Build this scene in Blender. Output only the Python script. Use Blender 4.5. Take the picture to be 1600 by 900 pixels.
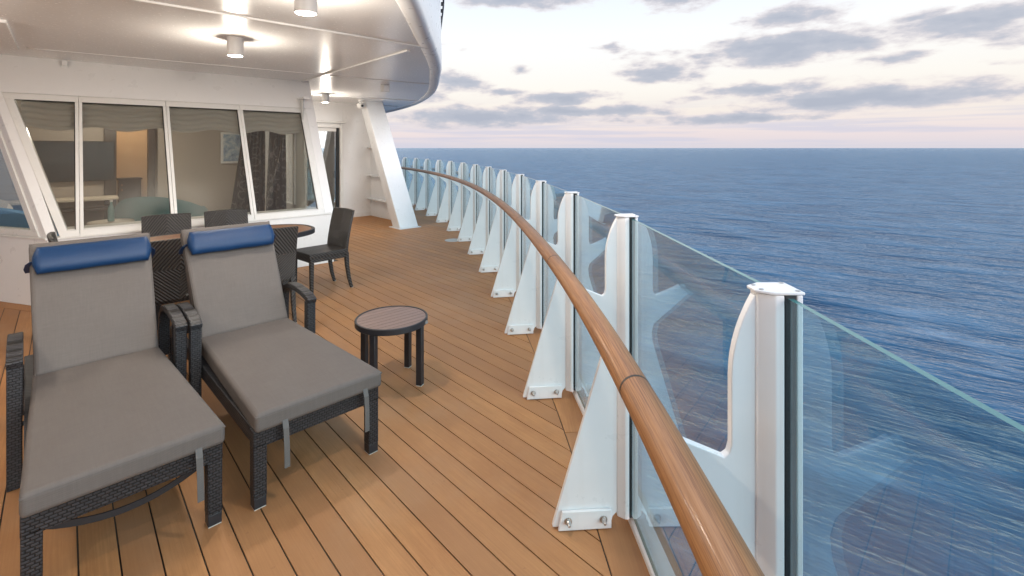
import bpy, math, random
from mathutils import Vector, Matrix
random.seed(7)
for o in list(bpy.data.objects): bpy.data.objects.remove(o)
scene = bpy.context.scene
COL = scene.collection
R = math.radians
TH = math.atan2(.677, .736)                 # the ship's frame is turned by this much against the view
CT, ST = math.cos(TH), math.sin(TH)
def W(b, a, z=0.0):                         # ship frame (b across, a along) -> world
    return Vector((CT*b - ST*a, ST*b + CT*a, z))

# ---------------------------------------------------------------- camera
cd = bpy.data.cameras.new('camera'); cam = bpy.data.objects.new('camera', cd); COL.objects.link(cam)
cam.location = (0, 0, 1.65); cam.rotation_euler = (R(90), 0, 0)
cd.sensor_width = 36; cd.lens = 17.1; cd.shift_y = -219/1600; cd.clip_start = .03; cd.clip_end = 200000
scene.camera = cam
# ---------------------------------------------------------------- exposure
scene.view_settings.view_transform = 'Standard'; scene.view_settings.look = 'None'
scene.view_settings.exposure = 0.28; scene.view_settings.gamma = 1
cy = scene.cycles
cy.max_bounces = 7; cy.diffuse_bounces = 4; cy.glossy_bounces = 4; cy.transmission_bounces = 4; cy.transparent_max_bounces = 24
cy.caustics_reflective = False; cy.caustics_refractive = False; cy.sample_clamp_indirect = 6; cy.use_adaptive_sampling = True; cy.adaptive_threshold = .02
# ---------------------------------------------------------------- sun (soft dusk glow from behind, over the sea)
SUN_EL, SUN_AZ = 14, 130                     # azimuth clockwise from +Y
sd = bpy.data.lights.new('sun', 'SUN'); sun = bpy.data.objects.new('sun', sd); COL.objects.link(sun)
sd.energy = 2.3; sd.angle = R(45); sd.color = (.97, .98, 1.0)
_d = Vector((math.sin(R(SUN_AZ))*math.cos(R(SUN_EL)), math.cos(R(SUN_AZ))*math.cos(R(SUN_EL)), math.sin(R(SUN_EL))))
sun.rotation_euler = _d.to_track_quat('Z', 'Y').to_euler()

# ---------------------------------------------------------------- node helper
class NT:
    def __init__(s, tree): s.t = tree; s.n = tree.nodes; s.l = tree.links
    def new(s, typ, **kw):
        n = s.n.new(typ)
        for k, v in kw.items(): setattr(n, k, v)
        return n
    def link(s, a, b): s.l.new(a, b)
    def val(s, sock, v):
        if hasattr(v, 'node'): s.l.new(v, sock)
        else: sock.default_value = v
    def math(s, op, a, b=None, c=None, clamp=False):
        n = s.n.new('ShaderNodeMath'); n.operation = op; n.use_clamp = clamp
        s.val(n.inputs[0], a)
        if b is not None: s.val(n.inputs[1], b)
        if c is not None: s.val(n.inputs[2], c)
        return n.outputs[0]
    def mix(s, f, a, b, mode='MIX'):
        n = s.n.new('ShaderNodeMix'); n.data_type = 'RGBA'; n.blend_type = mode
        s.val(n.inputs[0], f); s.val(n.inputs[6], a); s.val(n.inputs[7], b)
        return n.outputs[2]
    def ramp(s, f, stops, interp='LINEAR'):
        n = s.n.new('ShaderNodeValToRGB'); n.color_ramp.interpolation = interp
        e = n.color_ramp.elements
        while len(e) < len(stops): e.new(.5)
        for q, (p, c) in zip(e, stops): q.position = p; q.color = (*c, 1) if len(c) == 3 else c
        s.val(n.inputs[0], f); return n.outputs[0]
    def maprange(s, v, a, b, c=0., d=1., smooth=False):
        n = s.n.new('ShaderNodeMapRange'); n.interpolation_type = 'SMOOTHSTEP' if smooth else 'LINEAR'
        s.val(n.inputs[0], v); n.inputs[1].default_value = a; n.inputs[2].default_value = b
        n.inputs[3].default_value = c; n.inputs[4].default_value = d
        return n.outputs[0]
    def noise(s, vec, scale, detail=3, rough=.5, out=0):
        n = s.n.new('ShaderNodeTexNoise'); n.inputs['Scale'].default_value = scale
        n.inputs['Detail'].default_value = detail; n.inputs['Roughness'].default_value = rough
        if vec is not None: s.l.new(vec, n.inputs['Vector'])
        return n.outputs[out]
    def comb(s, x, y, z):
        n = s.n.new('ShaderNodeCombineXYZ'); s.val(n.inputs[0], x); s.val(n.inputs[1], y); s.val(n.inputs[2], z); return n.outputs[0]
    def sep(s, v):
        n = s.n.new('ShaderNodeSeparateXYZ'); s.l.new(v, n.inputs[0]); return n.outputs
    def mapping(s, v, scale=(1,1,1), rot=(0,0,0), loc=(0,0,0)):
        n = s.n.new('ShaderNodeMapping'); s.l.new(v, n.inputs[0]); n.inputs['Scale'].default_value = scale
        n.inputs['Rotation'].default_value = rot; n.inputs['Location'].default_value = loc; return n.outputs[0]
    def bump(s, h, strength, dist, normal=None):
        n = s.n.new('ShaderNodeBump'); n.inputs['Strength'].default_value = strength; n.inputs['Distance'].default_value = dist
        s.l.new(h, n.inputs['Height'])
        if normal is not None: s.l.new(normal, n.inputs['Normal'])
        return n.outputs[0]

# ---------------------------------------------------------------- world: dusk sky with broken cloud
world = bpy.data.worlds.new('World'); scene.world = world; world.use_nodes = True
w = NT(world.node_tree); w.n.clear()
tc = w.new('ShaderNodeTexCoord'); D = tc.outputs['Generated']
sx, sy, sz = w.sep(D)
el = w.math('ARCSINE', sz)
az = w.math('ARCTAN2', sx, sy)
base = w.ramp(w.maprange(el, 0, 1.5), [(0, (.58, .56, .62)), (.018, (.68, .60, .62)), (.045, (.74, .68, .64)), (.08, (.79, .76, .72)),
                                        (.15, (.80, .82, .84)), (.30, (.54, .69, .88)), (.6, (.36, .54, .84)), (1, (.30, .46, .76))])
nish = w.new('ShaderNodeTexSky', sky_type='NISHITA'); nish.sun_disc = False
nish.sun_elevation = R(4); nish.sun_rotation = R(SUN_AZ)
nsky = w.mix(1, nish.outputs[0], (.09, .09, .09, 1), 'MULTIPLY')
base = w.mix(.15, base, nsky)
wob = w.noise(w.comb(w.math('MULTIPLY', az, 15), w.math('MULTIPLY', el, 42), 0), 1, 6, .58)
wob2 = w.noise(w.comb(w.math('MULTIPLY', az, 4.0), w.math('MULTIPLY', el, 15), 3.3), 1, 4, .55)
# distinct clouds: azimuth, elevation, half-width, half-height (radians), weight
CLOUDS = [(.03, .297, .16, .022, 1), (.33, .285, .085, .03, 1), (.53, .232, .09, .026, 1.), (.52, .178, .155, .034, 1.15), (.765, .185, .15, .026, 1.1),
          (.29, .146, .08, .024, 1.05), (.48, .108, .14, .017, 1.1), (-.11, .132, .07, .026, 1.1), (.10, .100, .11, .018, 1.1), (.62, .082, .23, .028, 1.1),
          (-.02, .112, .06, .012, .8), (.86, .148, .07, .016, 1), (.14, .075, .24, .016, 1.1), (-.06, .062, .24, .022, 1.15), (.42, .055, .22, .013, 1.),
          (.88, .085, .10, .012, .9), (1.25, .16, .16, .03, 1),
          (.20, .20, .035, .012, .8), (-.19, .105, .06, .02, 1), (.66, .145, .06, .012, .9), (.70, .205, .05, .012, .8), (.02, .16, .03, .010, .8), (.36, .092, .07, .010, .8), (.88, .20, .05, .014, .9)]
dens = None
wv = w.new('ShaderNodeTexNoise'); wv.inputs['Scale'].default_value = 1; wv.inputs['Detail'].default_value = 4
w.link(w.comb(w.math('MULTIPLY', az, 14), w.math('MULTIPLY', el, 34), 7), wv.inputs['Vector'])
pv = w.new('ShaderNodeVectorMath', operation='MULTIPLY_ADD'); w.link(wv.outputs['Color'], pv.inputs[0])
pv.inputs[1].default_value = (.09, .022, 0); w.link(w.comb(w.math('SUBTRACT', az, .045), w.math('SUBTRACT', el, .011), 0), pv.inputs[2])
for (ca, ce, hw, hh, wt) in CLOUDS:
    q = w.new('ShaderNodeVectorMath', operation='MULTIPLY_ADD'); w.link(pv.outputs[0], q.inputs[0])
    q.inputs[1].default_value = (1/hw, 1/hh, 0); q.inputs[2].default_value = (-ca/hw, -ce/hh, 0)
    ln = w.new('ShaderNodeVectorMath', operation='LENGTH'); w.link(q.outputs[0], ln.inputs[0])
    g = w.math('MULTIPLY_ADD', ln.outputs['Value'], -wt, 1.22*wt)
    dens = g if dens is None else w.math('MAXIMUM', dens, g)
dens = w.math('MAXIMUM', dens, -.5)
gen = w.maprange(wob2, .5, .72, -.6, .55)
gen = w.math('MULTIPLY', gen, w.maprange(el, .02, .5, 1, .75))
dens = w.math('MAXIMUM', dens, gen)
dens = w.math('ADD', dens, w.math('MULTIPLY', w.math('SUBTRACT', wob, .5), 2.1))
dens = w.math('ADD', dens, w.math('MULTIPLY', w.math('SUBTRACT', wob2, .5), .8))
cover = w.math('MULTIPLY', w.maprange(dens, .02, .75, 0, 1, True), w.maprange(el, .0, .05, .55, .92))
ccol = w.ramp(w.maprange(dens, .1, 1.3), [(0, (.68, .60, .57)), (.3, (.52, .48, .50)), (.6, (.36, .38, .44)), (1, (.30, .33, .40))])
streak = w.noise(w.comb(w.math('MULTIPLY', az, 3.2), w.math('MULTIPLY', el, 75), 1.7), 1, 4, .55)
low = w.math('MULTIPLY', w.maprange(streak, .40, .62, 0, .75, True), w.maprange(el, .11, .03, 0, 1, True))
base = w.mix(low, base, (.46, .46, .54, 1))
skyc = w.mix(cover, base, ccol)
bg = w.new('ShaderNodeBackground'); w.link(skyc, bg.inputs[0]); bg.inputs[1].default_value = 1.18
world.cycles.sampling_method = 'MANUAL'; world.cycles.sample_map_resolution = 256
wo = w.new('ShaderNodeOutputWorld'); w.link(bg.outputs[0], wo.inputs[0])

# ---------------------------------------------------------------- materials
def mat(name, color=(.5,.5,.5), rough=.5, metal=0., spec=.5, coat=0., build=None):
    m = bpy.data.materials.new(name); m.use_nodes = True
    t = NT(m.node_tree); p = t.n['Principled BSDF']
    p.inputs['Base Color'].default_value = (*color, 1); p.inputs['Roughness'].default_value = rough
    p.inputs['Metallic'].default_value = metal; p.inputs['Specular IOR Level'].default_value = spec
    p.inputs['Coat Weight'].default_value = coat; p.inputs['Coat Roughness'].default_value = .12
    if build: build(t, p)
    return m
def obj_coord(t): return t.new('ShaderNodeTexCoord').outputs['Object']

def b_paint(c1, c2, scale=3., bump=.0, r0=.25, r1=.4, grime=.06):
    def f(t, p):
        v = obj_coord(t); n = t.noise(v, scale, 5, .6)
        t.link(t.mix(t.maprange(n, .3, .7), (*c1, 1), (*c2, 1)), p.inputs['Base Color'])
        n2 = t.noise(v, scale*4, 4, .6)
        st_ = t.noise(t.mapping(v, (26, 26, 1.4)), 1, 4, .6)
        pc = p.inputs['Base Color'].links[0].from_socket
        t.link(t.mix(t.maprange(st_, .54, .78, 0, grime), pc, (.60, .56, .50, 1)), p.inputs['Base Color'])
        t.link(t.maprange(n2, .3, .7, r0, r1), p.inputs['Roughness'])
        big = t.noise(v, 1.6, 2, .5)
        t.link(t.bump(t.math('ADD', t.math('MULTIPLY', n2, .15), big), .05+bump, .012), p.inputs['Normal'])
    return f
M = {}
M['white'] = mat('white_paint', build=b_paint((.80, .81, .82), (.76, .77, .78), grime=.16))
M['wall'] = mat('wall_paint', build=b_paint((.84, .83, .82), (.81, .80, .79), 2))
M['frame'] = mat('window_frame_paint', build=b_paint((.80, .79, .76), (.76, .75, .72), 6))
M['steelbolt'] = mat('stainless', (.55, .54, .52), .3, 1.)
M['black'] = mat('black_rubber', (.012, .013, .014), .5)
M['joint'] = mat('dark_joint', (.02, .015, .012), .5)
def b_ceiling(t, p):
    v = obj_coord(t)
    n = t.noise(v, .9, 3, .5); n2 = t.noise(v, 40, 3, .6)
    t.link(t.mix(t.maprange(n, .3, .7), (.88, .875, .87, 1), (.84, .835, .83, 1)), p.inputs['Base Color'])
    t.link(t.maprange(n2, .3, .7, .20, .28), p.inputs['Roughness'])
    sv = t.mapping(v, (5, .35, 1)); b1 = t.noise(sv, 1, 2, .5)
    t.link(t.bump(t.math('ADD', b1, t.math('MULTIPLY', n2, .03)), .10, .02), p.inputs['Normal'])
M['ceiling'] = mat('ceiling_gloss_paint', rough=.15, spec=.5, build=b_ceiling)
def b_deck(t, p):
    v = obj_coord(t)
    oi = t.new('ShaderNodeObjectInfo').outputs['Random']
    sh = t.new('ShaderNodeVectorMath', operation='ADD'); t.link(v, sh.inputs[0])
    t.link(t.comb(t.math('MULTIPLY', oi, 31), t.math('MULTIPLY', oi, 57), 0), sh.inputs[1]); v2 = sh.outputs[0]
    g = t.noise(t.mapping(v2, (130, 3.0, 1)), 1, 4, .6)
    blot = t.noise(t.mapping(v2, (6, 2.2, 1)), 1, 6, .65)
    fine = t.noise(v2, 220, 2, .5)
    c = t.mix(t.maprange(blot, .34, .66), (.40, .180, .065, 1), (.53, .268, .108, 1))
    c = t.mix(t.maprange(g, .35, .70, 0, .45), c, (.29, .128, .048, 1))
    c = t.mix(t.maprange(oi, 0, 1, 0, .7), c, (.34, .168, .076, 1))
    stain = t.noise(v, 1.1, 5, .6)
    c = t.mix(t.maprange(stain, .5, .72, 0, .40), c, (.43, .28, .17, 1))
    speck = t.maprange(t.noise(v2, 38, 2, .5), .70, .76, 0, .35)
    c = t.mix(speck, c, (.24, .115, .055, 1))
    t.link(c, p.inputs['Base Color'])
    t.link(t.maprange(blot, .3, .7, .50, .66), p.inputs['Roughness'])
    t.link(t.bump(t.math('ADD', g, t.math('MULTIPLY', fine, .6)), .22, .0015), p.inputs['Normal'])
M['deck'] = mat('deck_plank', spec=.35, build=b_deck)
def b_teak(t, p):
    v = obj_coord(t)
    uvn = t.new('ShaderNodeUVMap'); uv = uvn.outputs[0]
    g = t.noise(t.mapping(uv, (.9, 22, 1)), 1, 7, .68)
    g2 = t.noise(t.mapping(uv, (9, 160, 1)), 1, 3, .6)
    oi = t.new('ShaderNodeObjectInfo').outputs['Random']
    c = t.ramp(g, [(.30, (.08, .028, .009)), (.41, (.25, .105, .034)), (.50, (.40, .190, .070)), (.56, (.18, .068, .022)), (.64, (.45, .225, .088)), (.75, (.22, .088, .029))])
    c = t.mix(t.maprange(g2, .48, .70, 0, .65), c, (.13, .05, .018, 1))
    c = t.mix(t.math('MULTIPLY', oi, .2), c, (.26, .10, .034, 1))
    t.link(c, p.inputs['Base Color']); t.link(t.bump(g2, .08, .001), p.inputs['Normal'])
M['teak'] = mat('varnished_teak', rough=.5, coat=.12, build=b_teak)
def b_fabric(c1, c2, s=900):
    def f(t, p):
        v = obj_coord(t)
        x, y, z = t.sep(v)
        wv = t.math('MULTIPLY', t.math('SINE', t.math('MULTIPLY', x, s)), t.math('SINE', t.math('MULTIPLY', t.math('ADD', y, z), s)))
        n = t.noise(v, 5, 5, .65); n2 = t.noise(t.mapping(v, (160, 12, 12)), 1, 3, .6); n3 = t.noise(t.mapping(v, (12, 160, 160)), 1, 3, .6)
        k = t.math('ADD', t.math('MULTIPLY', n, .24), t.math('MULTIPLY', t.math('ADD', n2, n3), .38))
        t.link(t.mix(t.maprange(k, .30, .70), (*c1, 1), (*c2, 1)), p.inputs['Base Color'])
        wr = t.noise(v, 7, 3, .55)
        t.link(t.bump(t.math('ADD', t.math('MULTIPLY', wv, .06), wr), .25, .012), p.inputs['Normal'])
        p.inputs['Sheen Weight'].default_value = .0
    return f
M['cushion'] = mat('taupe_fabric', rough=.75, spec=.3, build=b_fabric((.120, .105, .096), (.148, .131, .120)))
M['blue'] = mat('blue_vinyl', rough=.46, spec=.4, build=b_fabric((.002, .030, .095), (.004, .037, .115)))
M['strap'] = mat('grey_strap', rough=.7, build=b_fabric((.11, .105, .10), (.14, .135, .13)))
def b_wicker(t, p):
    v = obj_coord(t); x, y, z = t.sep(v)
    br = t.new('ShaderNodeTexBrick'); t.link(t.comb(t.math('ADD', x, y), z, 0), br.inputs['Vector'])
    br.inputs['Color1'].default_value = (.045, .045, .05, 1); br.inputs['Color2'].default_value = (.030, .030, .034, 1)
    br.inputs['Mortar'].default_value = (.006, .006, .007, 1); br.inputs['Scale'].default_value = 1
    br.inputs['Mortar Size'].default_value = .0028; br.inputs['Mortar Smooth'].default_value = .6
    br.inputs['Brick Width'].default_value = .024; br.inputs['Row Height'].default_value = .0125
    t.link(br.outputs['Color'], p.inputs['Base Color'])
    t.link(t.bump(t.math('SUBTRACT', 1, br.outputs['Fac']), .8, .005), p.inputs['Normal'])
M['wicker'] = mat('dark_wicker', rough=.45, build=b_wicker)
def b_herring(t, p):
    v = obj_coord(t); x, y, z = t.sep(v)
    k = t.math('ADD', t.math('ADD', t.math('ABSOLUTE', x), t.math('ABSOLUTE', t.math('SUBTRACT', z, .66))), t.math('MULTIPLY', y, .8))
    s = t.math('SINE', t.math('MULTIPLY', k, 6.2832/.030))
    rib = t.math('SINE', t.math('MULTIPLY', t.math('SUBTRACT', x, z), 6.2832/.009))
    h = t.math('ADD', s, t.math('MULTIPLY', rib, .18))
    t.link(t.mix(t.maprange(s, -.8, .7), (.010, .009, .009, 1), (.062, .054, .049, 1)), p.inputs['Base Color'])
    t.link(t.bump(h, .7, .004), p.inputs['Normal'])
M['herring'] = mat('dark_herringbone_weave', rough=.42, build=b_herring)
M['darkmetal'] = mat('dark_metal', (.022, .022, .026), .42)
M['padfoot'] = mat('foot_pad', (.55, .54, .5), .5)
def b_slat(c1, c2):
    def f(t, p):
        v = obj_coord(t); oi = t.new('ShaderNodeObjectInfo').outputs['Random']
        g = t.noise(t.mapping(v, (4, 60, 4)), 1, 4, .6)
        c = t.mix(t.maprange(g, .3, .7), (*c1, 1), (*c2, 1))
        c = t.mix(t.math('MULTIPLY', oi, .25), c, (*[q*.75 for q in c1], 1))
        t.link(c, p.inputs['Base Color'])
    return f
M['slat'] = mat('brown_slat', rough=.36, build=b_slat((.20, .135, .115), (.27, .185, .155)))
M['tabletop'] = mat('brown_table_slat', rough=.36, build=b_slat((.27, .135, .075), (.34, .18, .105)))

def glass_mat(name, tint, refl=1.0, ior=1.5, film=0.0):
    m = bpy.data.materials.new(name); m.use_nodes = True; t = NT(m.node_tree); t.n.clear()
    ge = t.new('ShaderNodeNewGeometry'); dt_ = t.new('ShaderNodeVectorMath', operation='DOT_PRODUCT')
    t.link(ge.outputs['Normal'], dt_.inputs[0]); t.link(ge.outputs['Incoming'], dt_.inputs[1])
    f0 = ((ior-1)/(ior+1))**2
    sch = t.math('ADD', f0, t.math('MULTIPLY', 1-f0, t.math('POWER', t.math('SUBTRACT', 1, t.math('ABSOLUTE', dt_.outputs['Value']), clamp=True), 5)))
    tr = t.new('ShaderNodeBsdfTransparent'); tr.inputs[0].default_value = (*tint, 1)
    gl = t.new('ShaderNodeBsdfAnisotropic') if False else t.new('ShaderNodeBsdfGlossy')
    gl.inputs['Color'].default_value = (.95, .98, 1, 1); gl.inputs['Roughness'].default_value = .01
    mx = t.new('ShaderNodeMixShader')
    t.link(t.math('MULTIPLY', sch, refl, clamp=True), mx.inputs[0]); t.link(tr.outputs[0], mx.inputs[1]); t.link(gl.outputs[0], mx.inputs[2])
    out = mx.outputs[0]
    if film:                                   # a salt film that catches a little light
        df = t.new('ShaderNodeBsdfDiffuse'); df.inputs[0].default_value = (.45, .62, .70, 1)
        n = t.noise(obj_coord(t), 6, 5, .6)
        m2 = t.new('ShaderNodeMixShader'); t.link(t.maprange(n, .3, .7, film*.5, film*1.5), m2.inputs[0])
        t.link(out, m2.inputs[1]); t.link(df.outputs[0], m2.inputs[2]); out = m2.outputs[0]
    o = t.new('ShaderNodeOutputMaterial'); t.link(out, o.inputs[0]); return m
M['glass'] = glass_mat('railing_glass', (.80, .935, .96), 1.6, film=.03)
M['glassedge'] = mat('glass_edge', (.06, .20, .20), .12, spec=.6)
M['winglass'] = glass_mat('window_glass', (.86, .86, .83), 1.0, 2.1)
def b_sea(t, p):
    v = t.new('ShaderNodeNewGeometry').outputs['Position']
    ang = math.atan2(.57, -.82)
    al = t.mapping(v, (1, 1, 1), (0, 0, -ang))
    def layer(sx_, sy_, det, ro=.55): return t.noise(t.mapping(al, (sx_, sy_, 1)), 1, det, ro)
    n1 = layer(.014, .036, 3); n2 = layer(.050, .15, 5, .6); n3 = layer(.22, .60, 3, .6); n0 = layer(.002, .006, 2)
    h = t.math('ADD', t.math('MULTIPLY', n1, 6.0), t.math('ADD', t.math('MULTIPLY', n2, 2.9), t.math('MULTIPLY', n3, .26)))
    h = t.math('ADD', h, t.math('MULTIPLY', n0, 4.))
    t.link(t.bump(h, 1.0, .95), p.inputs['Normal'])
    deep = t.mix(t.maprange(t.math('ADD', t.math('MULTIPLY', n2, .7), t.math('MULTIPLY', n1, .3)), .38, .62), (.014, .056, .120, 1), (.075, .185, .290, 1))
    foam = t.math('MULTIPLY', t.maprange(n2, .60, .74, 0, 1, True), t.maprange(n0, .52, .66, 0, .5, True))
    gx, gy, gz = t.sep(v)
    wk = t.math('ABSOLUTE', t.math('ADD', t.math('MULTIPLY', t.math('SUBTRACT', gx, 51.), .95), t.math('MULTIPLY', t.math('SUBTRACT', gy, 52.), -.20)))
    wake = t.math('MULTIPLY', t.maprange(t.math('ADD', wk, t.math('MULTIPLY', n1, 6)), 9, 2.5, 0, 1, True), t.maprange(n2, .46, .64, 0, .35, True))
    wake = t.math('MULTIPLY', wake, t.maprange(gy, 95, 55, 0, 1, True))
    foam = t.math('MAXIMUM', foam, wake)
    t.link(t.mix(foam, deep, (.5, .58, .66, 1)), p.inputs['Base Color'])
    # rough water: facets hide each other, so its reflectance towards the horizon stays well below 1
    bm = p.inputs['Normal'].links[0].from_socket; col = p.inputs['Base Color'].links[0].from_socket
    df = t.new('ShaderNodeBsdfDiffuse'); t.link(col, df.inputs[0]); t.link(bm, df.inputs['Normal'])
    gs = t.new('ShaderNodeBsdfGlossy'); gs.inputs['Color'].default_value = (.72, .87, 1, 1); gs.inputs['Roughness'].default_value = .14; t.link(bm, gs.inputs['Normal'])
    fr = t.new('ShaderNodeFresnel'); fr.inputs[0].default_value = 1.33; t.link(bm, fr.inputs['Normal'])
    mx = t.new('ShaderNodeMixShader'); t.link(t.maprange(fr.outputs[0], .02, 1, .02, .84), mx.inputs[0]); t.link(df.outputs[0], mx.inputs[1]); t.link(gs.outputs[0], mx.inputs[2])
    t.link(mx.outputs[0], t.n['Material Output'].inputs[0])
M['sea'] = mat('sea_water', (.01, .04, .1), .16, build=b_sea)
M['carpet'] = mat('cabin_carpet', (.16, .13, .11), .9)
M['tan'] = mat('cabin_wall_tan', (.36, .31, .265), .7)
M['cream'] = mat('cabin_wall_cream', (.62, .5, .38), .7)
M['cabceil'] = mat('cabin_ceiling', (.55, .53, .5), .7)
M['darkwood'] = mat('dark_wood', (.045, .03, .022), .4)
M['screen'] = mat('screen_black', (.02, .023, .026), .2)
M['teal'] = mat('teal_upholstery', (.05, .17, .19), .8)
M['seatblue'] = mat('blue_upholstery', (.08, .2, .34), .8)
M['seatcream'] = mat('cream_upholstery', (.6, .52, .42), .8)
M['burgundy'] = mat('burgundy_upholstery', (.10, .02, .035), .8)
M['brass'] = mat('brass', (.7, .45, .18), .3, 1.)
M['plastic'] = mat('white_plastic', (.75, .74, .72), .4)
M['art'] = mat('print', build=lambda t, p: t.link(t.ramp(t.noise(obj_coord(t), 9, 4, .6), [(.3, (.06, .1, .2)), (.5, (.3, .4, .5)), (.7, (.7, .7, .66))]), p.inputs['Base Color']))
def b_curtain(t, p):
    v = obj_coord(t); vo = t.new('ShaderNodeTexVoronoi'); vo.feature = 'F1'; vo.inputs['Scale'].default_value = 6.5; vo.inputs['Randomness'].default_value = .35
    t.link(t.mapping(v, (1, 1, .8)), vo.inputs['Vector'])
    rg = t.math('ABSOLUTE', t.math('SUBTRACT', vo.outputs['Distance'], .42))
    t.link(t.mix(t.maprange(rg, .03, .07), (.24, .23, .23, 1), (.075, .070, .075, 1)), p.inputs['Base Color'])
M['curtain'] = mat('ring_pattern_curtain', rough=.85, build=b_curtain)
M['valance'] = mat('valance_cloth', (.55, .53, .51), .85)
M['sheer'] = mat('sheer_curtain', (.62, .62, .6), .9)
def emis(name, col, s):
    m = bpy.data.materials.new(name); m.use_nodes = True; t = NT(m.node_tree); p = t.n['Principled BSDF']
    p.inputs['Emission Color'].default_value = (*col, 1); p.inputs['Emission Strength'].default_value = s; return m
M['lamp'] = emis('downlight_diffuser', (1, .82, .58), 7)
M['bulb'] = emis('warm_lamp', (1, .8, .6), 1.5)

# ---------------------------------------------------------------- mesh builder
class MB:
    def __init__(s): s.v = []; s.f = []; s.mi = []; s.uv = {}
    def add(s, vs, fs, mi=0):
        n = len(s.v); s.v += [tuple(q) for q in vs]
        for q in fs: s.f.append(tuple(n+i for i in q)); s.mi.append(mi)
        return s
    def box(s, c, size, M3=None, mi=0, taper=1.0):
        hx, hy, hz = [q/2 for q in size]; vs = []
        for z in (-hz, hz):
            k = 1. if z < 0 else taper
            for x, y in ((-hx, -hy), (hx, -hy), (hx, hy), (-hx, hy)):
                q = Vector((x*k, y*k, z)); q = (M3 @ q) if M3 else q; vs.append(q + Vector(c))
        return s.add(vs, [(3,2,1,0), (4,5,6,7), (0,1,5,4), (1,2,6,5), (2,3,7,6), (3,0,4,7)], mi)
    def prism(s, ring, ext, mi=0, mi_side=None):          # ring of 3D points, extruded by a vector
        n = len(ring); e = Vector(ext); ring = [Vector(q) for q in ring]
        nrm = Vector((0, 0, 0))
        for i in range(n): nrm += ring[i].cross(ring[(i+1) % n])
        if nrm.dot(e) > 0: ring = ring[::-1]
        vs = ring + [q+e for q in ring]
        s.add(vs, [tuple(range(n)), tuple(range(2*n-1, n-1, -1))], mi)
        o = len(s.v) - 2*n
        for i in range(n):
            j = (i+1) % n; s.f.append((o+i, o+n+i, o+n+j, o+j)); s.mi.append(mi if mi_side is None else mi_side)
        return s
    def sweep(s, path, prof, up=Vector((0, 0, 1)), cap=True, mi=0, scl=None, closed=True):
        # prof: list of (side, up) offsets; path: 3D points
        path = [Vector(q) for q in path]; n = len(path); m = len(prof); o = len(s.v)
        L = 0.; lens = []
        for i in range(n):
            if i: L += (path[i]-path[i-1]).length
            lens.append(L)
            d = (path[min(i+1, n-1)] - path[max(i-1, 0)]).normalized()
            sd_ = d.cross(up); sd_ = sd_.normalized() if sd_.length > 1e-5 else Vector((1, 0, 0)); u2 = sd_.cross(d)
            k = scl[i] if scl else 1.
            for a_, b_ in prof: s.v.append(tuple(path[i] + sd_*a_*k + u2*b_*k))
        for i in range(n-1):
            for j in range(m if closed else m-1):
                j2 = (j+1) % m
                s.uv[len(s.f)] = [(lens[i], j/m), (lens[i], (j+1)/m), (lens[i+1], (j+1)/m), (lens[i+1], j/m)]
                s.f.append((o+i*m+j, o+i*m+j2, o+(i+1)*m+j2, o+(i+1)*m+j)); s.mi.append(mi)
        if cap and closed:
            s.f.append(tuple(o+j for j in range(m))[::-1]); s.mi.append(mi)
            s.f.append(tuple(o+(n-1)*m+j for j in range(m))); s.mi.append(mi)
        return s
    def tube(s, path, r, seg=10, up=Vector((0, 0, 1)), mi=0, scl=None, ry=None):
        ry = ry or r
        return s.sweep(path, [(math.cos(2*math.pi*i/seg)*r, math.sin(2*math.pi*i/seg)*ry) for i in range(seg)], up, True, mi, scl)
    def lathe(s, prof, c=(0, 0, 0), seg=24, mi=0, M3=None):
        o = len(s.v); n = len(prof); c = Vector(c)
        for r, z in prof:
            for i in range(seg):
                q = Vector((math.cos(2*math.pi*i/seg)*r, math.sin(2*math.pi*i/seg)*r, z)); s.v.append(tuple((M3 @ q if M3 else q)+c))
        for k in range(n-1):
            for i in range(seg):
                j = (i+1) % seg; s.f.append((o+k*seg+i, o+k*seg+j, o+(k+1)*seg+j, o+(k+1)*seg+i)); s.mi.append(mi)
        s.f.append(tuple(o+i for i in range(seg))[::-1]); s.mi.append(mi)
        s.f.append(tuple(o+(n-1)*seg+i for i in range(seg))); s.mi.append(mi)
        return s
    def build(s, name, m, parent=None, smooth=None, bevel=0., bseg=2, rotz=None, loc=None):
        me = bpy.data.meshes.new(name); me.from_pydata(s.v, [], s.f)
        for q in (m if isinstance(m, (list, tuple)) else [m]): me.materials.append(M[q])
        for p_, i in zip(me.polygons, s.mi): p_.material_index = i
        if s.uv:
            ul = me.uv_layers.new(name='UVMap')
            for fi, c in s.uv.items():
                for k, li in enumerate(me.polygons[fi].loop_indices): ul.data[li].uv = c[k]
        me.validate(); me.update()
        o = bpy.data.objects.new(name, me); COL.objects.link(o); o.parent = parent
        if smooth is not None: me.shade_smooth(); me.set_sharp_from_angle(angle=R(smooth))
        if bevel:
            b = o.modifiers.new('bevel', 'BEVEL'); b.width = bevel; b.segments = bseg; b.limit_method = 'ANGLE'; b.angle_limit = R(35); b.harden_normals = False
            if smooth is None: me.shade_smooth(); me.set_sharp_from_angle(angle=R(50))
        if rotz is not None: o.rotation_euler.z = rotz
        if loc is not None: o.location = loc
        return o
def empty(name, loc=(0, 0, 0), rotz=0.):
    o = bpy.data.objects.new(name, None); COL.objects.link(o); o.location = loc; o.rotation_euler.z = rotz; o.empty_display_size = .1; return o
def tag(o, label, cat, group=None):
    o['label'] = label; o['category'] = cat
    if group: o['group'] = group
    return o
def struct(o): o['kind'] = 'structure'; return o
def copy_tree(o, parent=None):
    c = o.copy(); COL.objects.link(c); c.parent = parent
    for ch in list(o.children): copy_tree(ch, c)
    return c
def rotx(a): return Matrix.Rotation(a, 3, 'X')
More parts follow.
